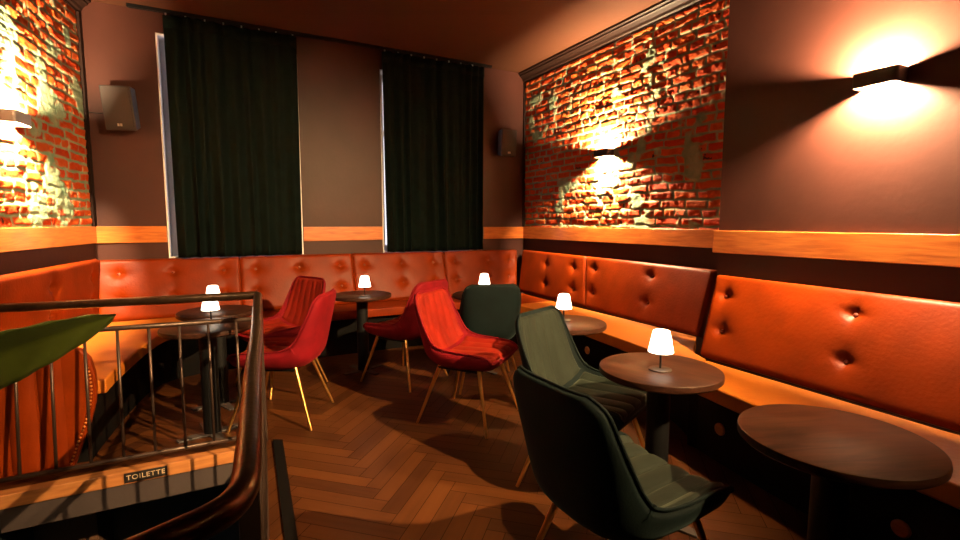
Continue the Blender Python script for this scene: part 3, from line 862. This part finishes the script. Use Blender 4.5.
# ------------------------------------------------------------------ railing
ZH = .91
rail_root = tag(empty('stair_railing', (.175, 3.16, 0)), 'bronzed tubular railing around the stair opening at the left', 'railing')
O = Vector((.175, 3.16, 0))
A0 = Vector((-1.45, 3.315, ZH)); A1 = Vector((.175, 3.16, ZH))
path = [(.175, 3.16), (.108, 2.124), (.063, 1.545), (.037, 1.146), (.022, .93), (.012, .845), (-.008, .80), (-.036, .775), (-.07, .758), (-.12, .735), (-.30, .66)]
def corner_round(a, c, b, r, n=6):
    a, c, b = Vector(a), Vector(c), Vector(b); d1 = (a-c).normalized(); d2 = (b-c).normalized()
    p, q = c+d1*r, c+d2*r
    return [(p*(1-t)**2+c*2*t*(1-t)+q*t*t) for t in [i/n for i in range(n+1)]]
pts3 = [Vector((x, y, ZH)) for x, y in path]
hp = [A0]+corner_round(A0, pts3[0], pts3[1], .035)
body = pts3[1:]
dense = [hp[-1]]
ctrl = [hp[-1]]+body
for q in range(len(ctrl)-1):
    for s_ in range(1, 7): dense.append(Vector(cr([tuple(v) for v in ctrl], (q+s_/6)/(len(ctrl)-1))))
m = MB(); m.tube([p-O for p in hp+dense[1:]], .0235, 20); m.build('handrail', M['pipe'], rail_root, smooth=True)
ZM, ZBt = .768, .055
m = MB(); m.tube([Vector((-1.45, 3.315, ZM))-O, Vector((.160, 3.162, ZM))-O], .014, 12); m.tube([Vector((.175, 3.15, ZM))-O]+[Vector((x, y, ZM))-O for x, y in path[1:5]], .014, 12); m.build('mid_rail', M['bar'], rail_root, smooth=True)
m = MB(); m.tube([Vector((-1.05, 3.175, ZBt))-O, Vector((.160, 3.162, ZBt))-O], .013, 12); m.tube([Vector((.175, 3.15, ZBt))-O]+[Vector((x, y, ZBt))-O for x, y in path[1:5]], .013, 12); m.build('bottom_rail', M['bar'], rail_root, smooth=True)
def bal(a, b):
    m = MB(); m.tube([Vector(a)-O, Vector(b)-O], .0075, 10); m.build('baluster', M['bar'], rail_root, smooth=True)
for q in range(9):
    x = .052-.1445*q
    if x < -1.06: break
    yt = 3.16+(.175-x)*.095; yb = 3.162+(.16-x)*.0107
    bal((x, yb, ZBt), (x, yt, ZM))
Lr = Vector((path[0][0]-path[4][0], path[0][1]-path[4][1])); n_b = 15
for q in range(1, n_b):
    f = q/n_b; y = path[0][1]-f*(path[0][1]-path[4][1])
    for a, b in zip(path[:-1], path[1:]):
        if b[1] <= y <= a[1]: x = a[0]+(b[0]-a[0])*(y-a[1])/(b[1]-a[1]); break
    bal((x, y, ZBt), (x, y, ZM))
for (x, y) in ((.175, 3.155), (path[4][0], path[4][1]+.01)):
    m = MB(); m.box((x-.018-O.x, y-.018-O.y, .006), (x+.018-O.x, y+.018-O.y, ZH-.015)); m.build('post', M['bar'], rail_root, bevel=.004)
m = MB(); m.box((-1.40-.018-O.x, 3.31-.018-O.y, 0), (-1.40+.018-O.x, 3.31+.018-O.y, ZH-.015)); 
m = MB(); m.tube([Vector((-.28, .668, ZH-.01))-O, Vector((-.28, .668, 0))-O], .018, 12); m.build('post', M['bar'], rail_root, smooth=True)

# ------------------------------------------------------------------ plant at the left
PL = tag(empty('potted_plant', (-1.33, 1.70, 0)), 'large green leaf of a potted plant reaching in over the railing at the left', 'plant')
po = Vector((-1.33, 1.70, 0))
MB().lathe([(.13, 0), (.17, .30), (.175, .33), (.16, .33), (.155, .30), (.02, .295)], 32).build('pot', M['pot'], PL, smooth=True, angle=.7)
MB().lathe([(.154, .292), (.154, .300)], 32).build('soil', M['soil'], PL)
def leaf(base, tip, width, droop, roll, fold):
    base, tip = Vector(base), Vector(tip); ax = tip-base
    pts = []
    nu, nv = 40, 12
    side = ax.cross(Vector((0, 0, 1))).normalized(); up = side.cross(ax).normalized()
    c, s = math.cos(roll), math.sin(roll); sd = side*c+up*s; nm = up*c-side*s
    P = []
    for i in range(nu+1):
        t = i/nu
        w = width*(math.sin(PI*min(1, t*.93+.07)**.8))**.62 if t < .999 else .001
        cpt = base+ax*t+Vector((0, 0, droop*4*t*(1-t)))
        row = []
        for j in range(nv+1):
            v = -1+2*j/nv
            row.append(cpt+sd*(v*w)+nm*(fold*abs(v)*w+.004*math.sin(t*60+abs(v)*9)*abs(v)) - po)
        P.append(row)
    o = MB().grid(P).build('leaf', M['leaf'], PL, smooth=True)
    o.modifiers.new('thick', 'SOLIDIFY').thickness = .0025
    rib = [base+ax*(i/20)+Vector((0, 0, droop*4*(i/20)*(1-i/20)))+nm*.002-po for i in range(20)]
    r_ = MB(); r_.tube(rib, .006, 8, r2=.0015); r_.build('midrib', M['midrib'], o, smooth=True)
    return o
def petiole(p, q):
    a = Vector((-1.33, 1.70, .29)); b = Vector(q)
    m = MB(); m.tube([(a*(1-t)**2+Vector(p)*2*t*(1-t)+b*t*t)-po for t in [i/14 for i in range(15)]], .012, 10, r2=.007); m.build('stem', M['midrib'], PL, smooth=True)
leaf((-1.02, 1.73, .80), (-.285, 1.75, 1.072), .098, .012, R(66), -.35); petiole((-1.28, 1.70, .70), (-1.02, 1.73, .80))
leaf((-1.4, 1.55, 1.0), (-1.62, 1.0, 1.35), .10, .05, R(10), .3); petiole((-1.35, 1.68, .8), (-1.4, 1.55, 1.0))

# ------------------------------------------------------------------ world, camera, output look
w = bpy.data.worlds.new('night'); SC.world = w; w.use_nodes = True
w.node_tree.nodes['Background'].inputs['Color'].default_value = (.80, .74, .80, 1)
w.node_tree.nodes['Background'].inputs['Strength'].default_value = 2.2
cam = bpy.data.cameras.new('camera'); co = bpy.data.objects.new('camera', cam); COL.objects.link(co)
co.location = (0, 0, 1.34); co.rotation_euler = (R(90-5.5594), 0, -R(27.8449))
cam.sensor_width = 36; cam.lens = 488/960*36; cam.clip_start = .02
SC.camera = co
SC.view_settings.view_transform = 'Standard'; SC.view_settings.look = 'None'
SC.view_settings.exposure = 0; SC.view_settings.gamma = 1; SC.view_settings.use_curve_mapping = False
